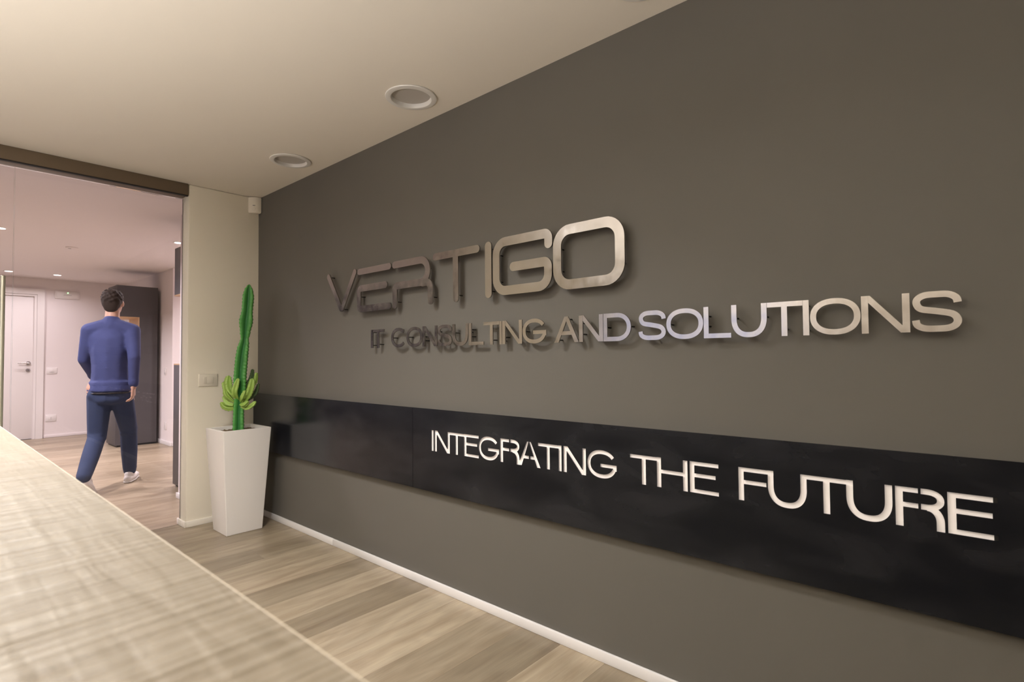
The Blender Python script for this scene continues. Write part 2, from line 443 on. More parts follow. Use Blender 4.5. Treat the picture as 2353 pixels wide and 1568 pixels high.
structure('wall_near', 'dark_hall_paint', (-6.6, -0.135, -3.6, -3.5, -0.012, H))

# --- baseboards
HB = 0.042
def baseboard(name, m, b):
    o = box(name, m, b, bev=0.0035, seg=2); o['kind'] = 'structure'; return o
baseboard('baseboard_right', 'trim_white', (0.012, 1.1075, -0.012, 0.0, 0, HB))
baseboard('baseboard_right_long', 'trim_white', (1.1085, 7.39, -0.012, 0.0, 0, HB))
baseboard('baseboard_left', 'column_trim', (0.0, 0.012, -0.4855, 0.0, 0, HB))
baseboard('baseboard_left_end', 'column_trim', (-0.05, 0.012, -0.497, -0.485, 0, HB))
baseboard('baseboard_left_end_back', 'column_trim', (-0.148, -0.054, -0.497, -0.485, 0, HB))
baseboard('baseboard_far', 'hall_paint', (-6.45, -6.436, -0.41, 0.58, 0, HB))
baseboard('baseboard_side', 'trim_white', (-6.436, -4.008, 0.566, 0.58, 0, 0.055))
baseboard('baseboard_recess', 'trim_white', (-4.02, -4.006, 0.58, 1.3, 0, 0.055))
baseboard('baseboard_stub', 'trim_white', (-0.962, -0.788, -0.264, -0.25, 0, 0.045))

# --- header box over the glass
hd = empty('trim_1', (0, -0.487, 2.315)); hd['kind'] = 'structure'
box('header_box', 'header_brown', (-0.125, 0.004, -1.863, 0.0, 0.004, H-2.315), hd, bev=0.004)
box('gasket', 'rubber', (-0.02, 0.002, -1.863, -0.002, -0.003, 0.004), hd)

# --- glass panes
gp = empty('glass_partition', (-0.115, -0.93, 0))
tag(gp, 'frameless clear glass pane between the cream wall end and the glass door', 'glass panel')
box('pane', 'glass', (-0.005, 0.005, -0.4425, 0.4425, 0.0, 2.313), gp)
def edge_faces(o):
    o.data.materials.append(MATS['glass_edge'])
    for p in o.data.polygons:
        if abs(p.normal.y) > 0.5: p.material_index = 1
edge_faces(gp.children[0])
gd = empty('glass_door', (-0.115, -1.86, 0))
tag(gd, 'frameless glass door with a tall vertical bar handle', 'glass door')
edge_faces(box('pane', 'glass', (-0.005, 0.005, -0.485, 0.4838, 0.008, 2.311), gd))
for side, px in (('', 0.075), ('b', -0.06)):
    bm = bmesh.new()
    hy = 0.437 if side == '' else 0.43
    prof = [(0.0, 0.40), (0.009, 0.40), (0.0115, 0.4025), (0.0115, 1.6525), (0.009, 1.655), (0.0, 1.655)]
    lathe(bm, prof, (px, hy, 0), 20)
    h = finish('bar_handle', bm, 'handle_steel', gd, autosmooth=40)
    for z in (0.55, 1.50):
        bm = bmesh.new(); lathe(bm, [(0.007, min(0, px)), (0.007, max(0, px))], (0, hy, z), 14, axis='X')
        finish('standoff', bm, 'handle_steel', h, autosmooth=40)

# ================================================================== RECEPTION OBJECTS
# --- round downlights (switched off)
def downlight(x, y, label):
    t = empty('round_downlight', (x, y, H))
    tag(t, label, 'ceiling light', 'round downlights along the grey wall')
    bm = bmesh.new()
    lathe(bm, [(0.097, 0.0), (0.118, 0.0), (0.121, -0.003), (0.119, -0.007), (0.100, -0.010), (0.0955, -0.009), (0.0955, 0.0)], (0, 0, 0), 64, close=True)
    finish('trim_ring', bm, 'lamp_trim', t, autosmooth=50)
    bm = bmesh.new()
    lathe(bm, [(0.0955, -0.009), (0.0940, -0.007), (0.0905, 0.014), (0.0955, 0.014)], (0, 0, 0), 64, close=True)
    finish('reflector', bm, 'lamp_trim', t, autosmooth=50)
    bm = bmesh.new()
    lathe(bm, [(0.0, 0.0085), (0.05, 0.009), (0.0912, 0.0105), (0.0912, 0.016), (0.0, 0.016)], (0, 0, 0), 64)
    finish('diffuser', bm, 'lamp_diffuser', t, autosmooth=50)
downlight(*LAMPS[0], 'unlit round ceiling downlight farthest back, closest to the cream wall')
downlight(*LAMPS[1], 'unlit round ceiling downlight, middle one of three along the grey wall')
downlight(*LAMPS[2], 'unlit round ceiling downlight cut off by the top of the picture')

def lamp_light(parent, name, watts, colr, size, spread, z):
    ld = bpy.data.lights.new(name, 'AREA'); ld.shape = 'DISK'; ld.size = size
    ld.energy = watts; ld.color = colr; ld.spread = math.radians(spread)
    lo = bpy.data.objects.new(name, ld); COL.objects.link(lo)
    lo.parent = parent; lo.location = (0, 0, z)
def small_lamp(x, y, label, watts, colr, group, r=0.045, spread=150):
    t = empty('recessed_spotlight', (x, y, H))
    tag(t, label, 'ceiling light', group)
    bm = bmesh.new()
    lathe(bm, [(r, 0.0), (r+0.012, 0.0), (r+0.013, -0.003), (r, -0.006), (r-0.002, -0.004)], (0, 0, 0), 32, close=True)
    finish('trim_ring', bm, 'lamp_trim', t, autosmooth=50)
    bm = bmesh.new(); lathe(bm, [(0.0, -0.005), (r*0.6, -0.0045), (r-0.002, -0.003), (r-0.002, 0.0), (0, 0.0)], (0, 0, 0), 32)
    finish('lens', bm, 'lamp_lit', t, autosmooth=50)
    lamp_light(t, 'lamp_glow', watts, colr, 2*r, spread, -0.009)
G1 = 'lit spotlights in the hall ceiling'
small_lamp(-2.645, -1.235, 'small lit ceiling spotlight cut off by the picture edge behind the glass door', LAMP_HALL_W, C_HALL, G1)
small_lamp(-5.856, -0.878, 'small lit ceiling spotlight above the white hall door', LAMP_HALL_W, C_HALL, G1)
small_lamp(-5.837, -0.365, 'small lit ceiling spotlight above the emergency light box', LAMP_HALL_W, C_HALL, G1)
small_lamp(-2.184, 0.105, 'small lit ceiling spotlight beside the cream wall end, over the partly hidden cabinet', LAMP_HALL_W, C_HALL, G1)
small_lamp(-2.6, 0.9, 'added lit ceiling spotlight in the hall recess, hidden behind the cream wall', LAMP_HALL_W*5.0, C_HALL, G1)  # added out of sight to brighten the recess
for x, y, w in ((-4.6, -1.55, 'nearest the hall door'), (-3.0, -1.6, 'in mid hall'), (-1.2, -1.65, 'nearest the glass door')):
    small_lamp(x, y, 'added lit ceiling spotlight ' + w + ', out of the picture', LAMP_HALL_W*10.0, C_HALL, G1)  # added beyond the view, much stronger, to lift the hall light
small_lamp(2.25, -1.48, 'large lit round ceiling lamp over the aisle, above the picture', LAMP_AISLE_W, C_DESK, None, r=0.20, spread=132)
def uplighter(x, y, label):  # added unseen lamp that brightens the ceiling
    t = empty('added_floor_lamp', (x, y, 0)); tag(t, label, 'floor lamp', 'added uplighters behind the desk')
    bm = bmesh.new(); lathe(bm, [(0.0, 0.0), (0.15, 0.0), (0.15, 0.012), (0.02, 0.02), (0.0, 0.02)], n=32); finish('base', bm, 'chrome', t, autosmooth=40)
    bm = bmesh.new(); lathe(bm, [(0.012, 0.015), (0.012, 0.80)], n=16); finish('pole', bm, 'chrome', t, autosmooth=40)
    bm = bmesh.new(); lathe(bm, [(0.02, 0.795), (0.10, 0.81), (0.15, 0.87), (0.147, 0.873), (0.095, 0.817), (0.015, 0.805)], n=40, close=True); finish('bowl', bm, 'lamp_trim', t, autosmooth=40)
    ld = bpy.data.lights.new('lamp_glow', 'AREA'); ld.shape = 'DISK'; ld.size = 0.16; ld.energy = LAMP_UP_W; ld.color = C_DESK; ld.spread = math.radians(142)
    lo = bpy.data.objects.new('lamp_glow', ld); COL.objects.link(lo); lo.parent = t; lo.location = (0, 0, 0.85); lo.rotation_euler = (PI, 0, 0)
uplighter(2.7, -3.3, 'added white uplighter floor lamp near the window behind the reception desk, out of the picture')
uplighter(4.4, -3.1, 'added white uplighter floor lamp at the dim end behind the desk, out of the picture')
G2 = 'added warm ceiling lamps over the reception desk'  # added out of view as extra light for the reception
for i, (x, y) in enumerate(((1.2, -2.5), (2.8, -2.5), (4.4, -2.5), (1.2, -3.4), (2.8, -3.4), (4.4, -3.4))):
    small_lamp(x, y, 'added unseen warm ceiling lamp ' + ('close to the desk' if y > -3 else 'close to the back wall') + (' at the window end', ' in the middle', ' at the dim end')[i % 3], LAMP_DESK_W, C_DESK, G2, r=0.09, spread=170)

# --- reception counter
rc = empty('reception_counter', (3.2, -1.62, 0))
tag(rc, 'reception counter with a rough sawn bleached oak top in the foreground', 'counter')
box('counter_top', 'counter', (-2.2, 2.2, -0.72, 0.0, 0.965, 1.0), rc, bev=0.0015, seg=2)
box('edge_band', 'desk_front', (-2.2, 2.2, 0.0, 0.0008, 0.966, 0.999), rc)
box('front_panel', 'desk_front', (-2.15, 2.15, -0.07, -0.04, 0.06, 0.965), rc)
for sx in (-2.15, 2.12):
    box('side_panel', 'desk_front', (sx, sx+0.03, -0.68, -0.07, 0.06, 0.965), rc)
box('plinth', 'plinth_black', (-2.12, 2.12, -0.66, -0.09, 0.0, 0.06), rc)

# --- wall switch on the cream wall
def wall_plate(name, loc, normal, w, h, label, cat, kind, m):
    """plate with its modules; built facing +X, then turned"""
    t = empty(name, loc, {'+X': 0, '-Y': -PI/2}[normal])
    tag(t, label, cat)
    bm = bmesh.new(); add_box(bm, 0.0, 0.009, -w/2, w/2, -h/2, h/2, bev=0.003, seg=2)
    p = finish('plate', bm, m, t, autosmooth=40)
    iw, ih = w*0.56, h*0.52
    if kind == 'switch':
        ys = ((-iw/2, -iw/6-0.0006), (-iw/6+0.0006, iw/2))
        for a, b_ in ys:
            box('rocker', m, (0.008, 0.0115, a, b_, -ih/2, ih/2), t, bev=0.0012)
    elif kind == 'slots':
        box('insert', m, (0.008, 0.0105, -iw/2, iw/2, -ih/2, ih/2), t, bev=0.001)
        box('rocker', m, (0.0095, 0.0135, -0.011, 0.011, -ih/2+0.004, ih/2-0.002), t, bev=0.001)
        box('shadow_gap', 'slot_dark', (0.0095, 0.011, -iw/2+0.004, iw/2-0.004, -ih/2+0.0005, -ih/2+0.003), t)
    else:
        box('insert', m, (0.008, 0.0105, -iw/2, iw/2, -ih/2, ih/2), t, bev=0.001)
        for dz in (-0.012, 0.0, 0.012):
            bm = bmesh.new(); lathe(bm, [(0.0028, 0.0098), (0.0028, 0.0112)], (0, 0, dz), 12, axis='X')
            finish('socket_hole', bm, 'slot_dark', t)
    return t
wall_plate('light_switch', (0.0, -0.351, 1.014), '+X', 0.124, 0.088, 'cream rocker switch plate on the cream wall beside the cactus', 'switch', 'switch', 'plastic_white')

# --- motion sensor in the upper corner
ms = empty('motion_sensor', (0.0, 0.0, 2.275)); tag(ms, 'white motion sensor in the upper corner where cream and grey walls meet', 'sensor')
bm = bmesh.new()
sec = [(0.0, -0.078), (0.014, -0.076), (0.034, -0.062), (0.048, -0.044), (0.054, -0.024), (0.054, -0.004), (0.0, -0.004)]
lv = [(0.0, 0.90), (0.006, 0.98), (0.016, 1.0), (0.112, 1.0), (0.119, 0.97)]
rings = [[bm.verts.new((x*s, -0.04+(y+0.04)*s, z)) for x, y in sec] for z, s in lv]
for a, b_ in zip(rings, rings[1:]):
    for i in range(len(sec)): bm.faces.new((a[i], a[(i+1) % len(sec)], b_[(i+1) % len(sec)], b_[i]))
bm.faces.new(rings[0]); bm.faces.new(rings[-1])
finish('housing', bm, 'plastic_white', ms, autosmooth=45)
bm = bmesh.new(); add_box(bm, -0.009, 0.009, -0.0012, 0.0012, -0.0018, 0.0018)
o = finish('indicator_slot', bm, 'slot_dark', ms); o.location = (0.0415, -0.0535, 0.055); o.rotation_euler = (0, 0, math.radians(52))
bm = bmesh.new(); bmesh.ops.create_uvsphere(bm, u_segments=16, v_segments=10, radius=0.017)
o = finish('lens', bm, 'plastic_white', ms, smooth=True); o.location = (0.036, -0.048, 0.030); o.scale = (0.75, 0.75, 1.2)

# ------------------------------------------------------------------ lettering tools (strokes in the wall plane: u = X, v = Z)
def fillet(pts, rad, closed=False, n=8):
    """round the corners of a polyline; rad: one radius or one per vertex"""
    N = len(pts); out = []
    for i in range(N):
        r = rad[i] if hasattr(rad, '__len__') else rad
        p = Vector(pts[i])
        if (not closed and i in (0, N-1)) or r <= 0: out.append(p); continue
        a = (Vector(pts[i-1])-p); b = (Vector(pts[(i+1) % N])-p)
        ang = a.angle(b); d = min(r/math.tan(ang/2), a.length*0.499, b.length*0.499); r_ = d*math.tan(ang/2)
        p0 = p+a.normalized()*d; p1 = p+b.normalized()*d
        c = p+(a.normalized()+b.normalized()).normalized()*(r_/math.sin(ang/2))
        v0, v1 = p0-c, p1-c
        th = math.atan2(v0.x*v1.y-v0.y*v1.x, v0.dot(v1))
        for k in range(n+1):
            t = th*k/n
            out.append(c+Vector((v0.x*math.cos(t)-v0.y*math.sin(t), v0.x*math.sin(t)+v0.y*math.cos(t))))
    return out
def offset_sides(pts, w, closed=False):
    pts = [Vector(p) for p in pts]
    q = [pts[0]]
    for p in pts[1:]:
        if (p-q[-1]).length > 1e-6: q.append(p)
    if closed and (q[0]-q[-1]).length < 1e-6: q.pop()
    pts = q; N = len(pts); Ls, Rs = [], []
    for i in range(N):
        d0 = (pts[i]-pts[i-1]).normalized() if (closed or i > 0) else None
        d1 = (pts[(i+1) % N]-pts[i]).normalized() if (closed or i < N-1) else None
        if d0 is None: d0 = d1
        if d1 is None: d1 = d0
        n0 = Vector((-d0.y, d0.x)); n1 = Vector((-d1.y, d1.x))
        m = (n0+n1)
        if m.length < 1e-6: m = n0.copy()
        m.normalize(); k = 1/max(0.35, m.dot(n0))
        Ls.append(pts[i]+m*(w/2*k)); Rs.append(pts[i]-m*(w/2*k))
    return pts, Ls, Rs
def stroke(bm, pts, w, y0, y1, closed=False, cap='flat'):
    """extrude a stroked polyline from y0 (front) to y1 (back)"""
    pts, Ls, Rs = offset_sides(pts, w, closed)
    N = len(pts)
    def V(p, y): return bm.verts.new((p.x, y, p.y))
    fl = [V(p, y0) for p in Ls]; fr = [V(p, y0) for p in Rs]
    bl = [V(p, y1) for p in Ls]; br = [V(p, y1) for p in Rs]
    rng = range(N) if closed else range(N-1)
    for i in rng:
        j = (i+1) % N
        bm.faces.new((fl[i], fl[j], fr[j], fr[i])); bm.faces.new((bl[j], bl[i], br[i], br[j]))
        bm.faces.new((fl[j], fl[i], bl[i], bl[j])); bm.faces.new((fr[i], fr[j], br[j], br[i]))
    if closed: return
    for e, (i, sgn) in enumerate(((0, -1), (N-1, 1))):
        if cap == 'flat':
            f = (fl[i], fr[i], br[i], bl[i])
            bm.faces.new(f if e == 0 else tuple(reversed(f)))
        else:
            c = pts[i]; a = Ls[i]-c
            nn = 9; arcf, arcb = [fl[i]], [bl[i]]
            for k in range(1, nn):
                t = PI*k/nn * (1 if e == 0 else -1)
                p = c+Vector((a.x*math.cos(t)-a.y*math.sin(t), a.x*math.sin(t)+a.y*math.cos(t)))
                arcf.append(V(p, y0)); arcb.append(V(p, y1))
            arcf.append(fr[i]); arcb.append(br[i])
            bm.faces.new(arcf); bm.faces.new(list(reversed(arcb)))
            for k in range(nn): bm.faces.new((arcf[k], arcb[k], arcb[k+1], arcf[k+1]))
def arc(cx, cy, rx, ry, a0, a1, n=28, p=2.0):
    out = []
    for k in range(n+1):
        t = math.radians(a0+(a1-a0)*k/n); c, s = math.cos(t), math.sin(t)
        out.append((cx+rx*math.copysign(abs(c)**(2/p), c), cy+ry*math.copysign(abs(s)**(2/p), s)))
    return out
def spline(P, n=6):
    P = [Vector(p) for p in P]; out = []
    for i in range(len(P)-1):
        p0, p1, p2, p3 = P[max(i-1, 0)], P[i], P[i+1], P[min(i+2, len(P)-1)]
        for k in range(n):
            t = k/n
            out.append(0.5*((2*p1)+(p2-p0)*t+(2*p0-5*p1+4*p2-p3)*t*t+(3*p1-p0-3*p2+p3)*t**3))
    out.append(P[-1]); return out
def glyph(ch, x0, x1, z0, z1, s, t=None, mid=None, stencil=False):
    """strokes [(points, width, closed)] of a thin extended sans capital; s: upright width, t: bar width"""
    t = t or s
    a, b, lo, hi = x0+s/2, x1-s/2, z0+t/2, z1-t/2
    m = mid if mid is not None else (x0+x1)/2
    zc = (z0+z1)/2
    L = []
    if ch == 'I': L.append(([(m, z0), (m, z1)], s, False))
    elif ch == 'T': L += [([(x0, hi), (x1, hi)], t, False), ([(m, z0), (m, z1-t)], s, False)]
    elif ch == 'L': L += [([(a, z1), (a, z0)], s, False), ([(x0+s, lo), (x1, lo)], t, False)]
    elif ch == 'N':
        L += [([(a, z0), (a, z1)], s, False), ([(b, z0), (b, z1)], s, False), ('poly', [(x0, z1), (x0+s*1.25, z1), (x1, z0), (x1-s*1.25, z0)])]
    elif ch in 'CG':
        rx, ry = (x1-x0-s)/2, (z1-z0-t)/2
        if ch == 'C': L.append((arc(m, zc, rx, ry, 38, 322, 40, 2.2), (s+t)/2, False))
        else:
            L.append((arc(m, zc, rx, ry, 32, 340, 40, 2.2), (s+t)/2, False))
            L.append(([(m-0.006, zc-t*0.35), (x1, zc-t*0.35)], t, False))
            L.append(([(x1-s/2, zc-t*0.85), (x1-s/2, zc-ry*0.45)], s, False))
    elif ch == 'O':
        L.append((arc(m, zc, (x1-x0-s)/2, (z1-z0-t)/2, 0, 360, 48, 2.25)[:-1], (s+t)/2, True))
    elif ch == 'S':
        P = [(1.0, .74), (.96, .88), (.78, .985), (.5, 1.0), (.22, .985), (.05, .88), (.03, .73), (.14, .585), (.5, .51), (.86, .42), (.985, .27), (.95, .11), (.78, .015), (.5, 0), (.22, .015), (.04, .11), (0, .26)]
        L.append((spline([(a+(b-a)*u, lo+(hi-lo)*v) for u, v in P], 4), (s+t)/2*1.03, False))
    elif ch == 'U':
        r = (x1-x0-s)/2; k = (z1-z0)*0.52
        L.append(([(a, z1)]+arc(m, lo+k, r, k, 180, 360, 28, 2.4)+[(b, z1)], s, False))
    elif ch == 'D':
        k = (x1-x0)*0.42
        L.append(([(a, hi), (a, lo)]+arc(b-k, zc, k, (hi-lo)/2, -90, 90, 26, 2.1), (s+t)/2, True))
    elif ch == 'A':
        if stencil:
            L += [('poly', [(x0, z0), (x0+s*1.15, z0), (m-0.004+s*0.25, z1), (m-0.004-s*0.35, z1)]), ('poly', [(x1-s*1.15, z0), (x1, z0), (m+0.004+s*0.45, z1), (m+0.004-s*0.15, z1)])]
            L += [([(x0+(m-x0)*.36+.004, z0+(z1-z0)*0.36), (m+0.001, z0+(z1-z0)*0.36)], t, False), ([(m+.007, z0+(z1-z0)*0.36), (x1-(x1-m)*.36-.004, z0+(z1-z0)*0.36)], t, False)]
        else:
            L += [('poly', [(x0, z0), (x0+s*1.15, z0), (m+s*0.5, z1), (m-s*0.5, z1)]), ('poly', [(x1-s*1.15, z0), (x1, z0), (m+s*0.5, z1), (m-s*0.5, z1)])]
            L += [([(x0+(m-x0)*.42, z0+(z1-z0)*0.36), (x1-(x1-m)*.42, z0+(z1-z0)*0.36)], t, False)]
    elif ch in 'EF':
        L += [([(a, z0), (a, z1)], s, False), ([(x0+s*.9, hi), (x1, hi)], t, False), ([(x0+s*.9, zc+t*0.5), (x1-(x1-x0)*(0.10 if ch == 'E' else 0.2), zc+t*0.5)], t, False)]
        if ch == 'E': L.append(([(x0+s*.9, lo), (x1, lo)], t, False))
    elif ch == 'H':
        L += [([(a, z0), (a, z1)], s, False), ([(b, z0), (b, z1)], s, False), ([(x0+s*.9, zc+t*0.3), (x1-s*.9, zc+t*0.3)], t, False)]
    elif ch == 'R':
        g = x0+(x1-x0)*0.475; gw = 0.0055; zm = zc+t*0.45
        L += [([(a, z0), (a, z1)], s, False), ([(x0+s*.9, hi), (g, hi)], t, False), ([(x0+s*.9, zm), (g, zm)], t, False)]
        k = (hi-zm)/2; rx = b-(g+gw)-0.012
        L.append(([(g+gw, hi)]+arc(b-rx, zm+k, rx, k, 90, -90, 20, 2.2)+[(g+gw, zm)], t*1.15, False))
        L.append(([(g+gw+0.012, zm-0.001)]+arc(b-rx*0.95, zm-0.034, rx*0.95-0.001, 0.033, 90, 0, 12, 2.0)+[(b-0.001, z0)], s, False))
    return L
def poly_prism(bm, pts, y0, y1):
    f = [bm.verts.new((x, y0, z)) for x, z in pts]; b = [bm.verts.new((x, y1, z)) for x, z in pts]
    bm.faces.new(f); bm.faces.new(list(reversed(b)))
    for i in range(len(pts)):
        j = (i+1) % len(pts); bm.faces.new((f[j], f[i], b[i], b[j]))

# --- steel letters standing off the grey wall
def letter(name, label, group, build, pins, cx, cz, front, thick):
    t = empty(name, (cx, 0.0, cz))
    tag(t, label, 'sign letter', group)
    bm = bmesh.new(); build(bm, -front, -front+thick)
    bmesh.ops.translate(bm, verts=bm.verts, vec=(-cx, 0, -cz))
    finish('letter_face', bm, 'brushed_steel', t, autosmooth=40)
    for (px, pz) in pins:
        b2 = bmesh.new(); lathe(b2, [(0.0028, -front+thick-0.001), (0.0028, 0.0)], (px-cx, 0, pz-cz), 10, axis='Y')
        finish('standoff_pin', b2, 'rubber', t, autosmooth=40)

SW = 0.040
def mk(strokes, w=SW, cap='round'):
    def f(bm, y0, y1):
        for i, s in enumerate(strokes):
            pts, closed = s[0], (s[1] if len(s) > 1 else False)
            ww = s[2] if len(s) > 2 else w
            stroke(bm, pts, ww, y0+0.0003*i, y1, closed, cap)
    return f
GB = 'large steel letters of the upper sign line'
LF, LT = 0.045, 0.008
def big(n, label, strokes, pins):
    xs = [p[0] for s in strokes for p in s[0]]; zs = [p[1] for s in strokes for p in s[0]]
    letter('sign_letter', label, GB, mk(strokes), pins, (min(xs)+max(xs))/2, min(zs), LF, LT)
big('V', 'large dark steel letter V at the start of the upper sign line',
    [(fillet([(1.114, 1.671), (1.263, 1.453), (1.409, 1.670)], 0.012), False, 0.034)], [(1.114, 1.668), (1.263, 1.46), (1.405, 1.665)])
big('E', 'large dark steel letter E with a detached top bar in the upper sign line',
    [([(1.457, 1.664), (1.748, 1.664)], False, 0.036), (fillet([(1.712, 1.566), (1.452, 1.566), (1.452, 1.447), (1.746, 1.447)], 0.022), False, 0.038)],
    [(1.50, 1.664), (1.72, 1.664), (1.452, 1.52), (1.70, 1.447)])
big('R', 'large dark steel letter R in the upper sign line',
    [(fillet([(1.797, 1.664), (2.074, 1.664), (2.074, 1.549), (1.799, 1.549), (1.799, 1.446)], [0, 0.056, 0.056, 0.022, 0]), False, 0.038),
     (fillet([(2.035, 1.545), (2.094, 1.545), (2.094, 1.449)], [0, 0.045, 0]), False, 0.038)], [(1.83, 1.664), (1.799, 1.465), (2.094, 1.468), (2.05, 1.62)])
big('T', 'large steel letter T in the upper sign line', [([(2.134, 1.664), (2.427, 1.664)], False, 0.036), ([(2.282, 1.646), (2.282, 1.446)], False, 0.037)],
    [(2.16, 1.664), (2.405, 1.664), (2.282, 1.462)])
big('I', 'large steel letter I, the plain upright of the upper sign line', [([(2.50, 1.666), (2.50, 1.450)],)], [(2.50, 1.655), (2.50, 1.462)])
big('G', 'large steel letter G in the upper sign line',
    [(fillet([(2.843, 1.628), (2.843, 1.671), (2.549, 1.671), (2.549, 1.455), (2.840, 1.455), (2.840, 1.555), (2.650, 1.555)], [0, 0.04, 0.055, 0.055, 0.055, 0.0215, 0]), False)],
    [(2.549, 1.62), (2.549, 1.50), (2.82, 1.67), (2.68, 1.555)])
big('O', 'large bright steel letter O, a rounded ring ending the upper sign line',
    [(fillet([(2.887, 1.449), (3.174, 1.449), (3.174, 1.669), (2.887, 1.669)], 0.062, True), True)], [(2.889, 1.60), (2.889, 1.51), (3.172, 1.60), (3.172, 1.51)])

Z0, Z1, SS = 1.2195, 1.3225, 0.0175
GS = 'small steel letters of the lower sign line'
SMALL = [
 ('I', 1.568, 1.587, None, 'first letter I at the start of the lower sign line'),
 ('T', 1.581, 1.694, 1.637, 'letter T second from the start of the lower sign line'),
 ('C', 1.759, 1.887, None, 'letter C, the only C of the lower sign line'),
 ('O', 1.893, 2.024, None, 'letter O right after the C of the lower sign line'),
 ('N', 2.026, 2.139, None, 'letter N below the large R in the lower sign line'),
 ('S', 2.142, 2.249, None, 'letter S between the first N and U of the lower sign line'),
 ('U', 2.252, 2.362, None, 'letter U before the first L of the lower sign line'),
 ('L', 2.365, 2.462, None, 'letter L between U and T below the large T'),
 ('T', 2.463, 2.561, 2.512, 'letter T after the first L of the lower sign line'),
 ('I', 2.562, 2.5765, None, 'thin letter I between T and N below the large G'),
 ('N', 2.579, 2.693, None, 'letter N right before the G of the lower line'),
 ('G', 2.696, 2.824, None, 'letter G, the only G of the lower sign line'),
 ('A', 2.866, 2.984, None, 'letter A, the only A of the lower sign line'),
 ('N', 2.986, 3.095, None, 'letter N between A and D of the lower sign line'),
 ('D', 3.0965, 3.213, None, 'letter D, the only D of the lower sign line'),
 ('S', 3.243, 3.348, None, 'letter S starting the last word of the lower sign line'),
 ('O', 3.3495, 3.479, None, 'letter O between S and L in the last word of the lower line'),
 ('L', 3.4805, 3.5685, None, 'letter L in the last word of the lower sign line'),
 ('U', 3.570, 3.676, None, 'letter U in the last word of the lower sign line'),
 ('T', 3.677, 3.775, 3.725, 'letter T in the last word of the lower sign line'),
 ('I', 3.7755, 3.7915, None, 'letter I in the last word of the lower sign line'),
 ('O', 3.794, 3.919, None, 'letter O between I and N near the end of the lower line'),
 ('N', 3.9205, 4.028, None, 'letter N just before the final S of the lower sign line'),
 ('S', 4.032, 4.133, None, 'letter S at the very end of the lower sign line'),
]
for ch, x0, x1, mid, lab in SMALL:
    s = SS if x0 < 3.1 else 0.0162
    if ch == 'I': s = x1-x0
    G = glyph(ch, x0, x1, Z0, Z1, s, 0.0150, mid)
    def bld(bm, y0, y1, G=G):
        for i, g in enumerate(G):
            if g[0] == 'poly': poly_prism(bm, g[1], y0+0.0003*i+0.00015, y1-0.0003*i-0.00015)
            else: stroke(bm, g[0], g[1], y0+0.0003*i, y1-0.0003*i, g[2])
    zc = (Z0+Z1)/2; xm = (x0+x1)/2
    pins = {'I': [(xm, Z0+.015), (xm, Z1-.015)], 'T': [((mid or xm), Z0+.02), ((mid or xm), Z1-.008)], 'L': [(x0+s/2, Z1-.03), (x0+s/2, Z0+.04)],
            'N': [(x0+s/2, Z0+.03), (x0+s/2, Z1-.03), (x1-s/2, Z1-.03)], 'U': [(x0+s/2, zc+.01), (x1-s/2, zc+.01)], 'A': [(xm, Z1-.01), (x0+.012, Z0+.01)],
            'D': [(x0+s/2, zc), (x1-s/2, zc)], 'C': [(x0+s/2, zc), (xm, Z1-.008)], 'G': [(x0+s/2, zc), (xm, Z1-.008)],
            'O': [(x0+s/2, zc), (x1-s/2, zc)], 'S': [(xm, Z1-.008), (xm, Z0+.008)]}[ch]
    letter('sign_letter', 'small steel '+lab, GS, bld, pins, xm, Z0, 0.040, 0.006)

# --- dark steel band with cut-out lettering
PF, PTK = 0.033, 0.003
SLOPE = 0.0028
def band(name, x0, x1, label, cuts=None):
    t = empty(name, (x0, 0.0, 0.493)); tag(t, label, 'wall panel', 'dark steel wall band')
    bm = bmesh.new()
    add_box(bm, 0, x1-x0, -PF, -PF+PTK, 0, 0.412)
    sh = finish('steel_sheet', bm, 'raw_dark_steel', t)
    if cuts:
        cb = bmesh.new()
        cuts(cb)
        bmesh.ops.translate(cb, verts=cb.verts, vec=(-x0, 0, -0.493))
        # undo the slope that the sheet gets below
        for v in cb.verts: v.co.z -= 0
        co = finish('cut', cb, None); co.parent = t
        bpy.context.view_layer.update()
        bake(sh, [('BOOLEAN', dict(object=co, operation='DIFFERENCE', solver='EXACT', use_self=True))])
        sh.data.materials.clear(); sh.data.materials.append(MATS['raw_dark_steel'])
        bpy.data.objects.remove(co, do_unlink=True)
    for z0, z1 in ((0.004, 0.024), (0.388, 0.408)):
        box('blocking_rail', 'rubber', (0.004, x1-x0-0.004, -PF+PTK, 0.0, z0, z1), t)  # added behind the sheet to keep light from leaking through
    return t
CUT = [('I', 2.083, 2.101, None), ('N', 2.108, 2.222, None), ('T', 2.204, 2.335, 2.270), ('E', 2.320, 2.420, None), ('G', 2.417, 2.547, None), ('R', 2.553, 2.668, None),
       ('A', 2.658, 2.782, 2.718), ('T', 2.767, 2.886, 2.8215), ('I', 2.874, 2.8895, None), ('N', 2.898, 3.006, None), ('G', 3.011, 3.141, None),
       ('T', 3.196, 3.316, 3.251), ('H', 3.301, 3.413, None), ('E', 3.420, 3.517, None), ('F', 3.579, 3.683, None), ('U', 3.666, 3.773, None), ('T', 3.757, 3.888, 3.8235),
       ('U', 3.872, 3.978, None), ('R', 3.984, 4.087, None), ('E', 4.092, 4.186, None)]
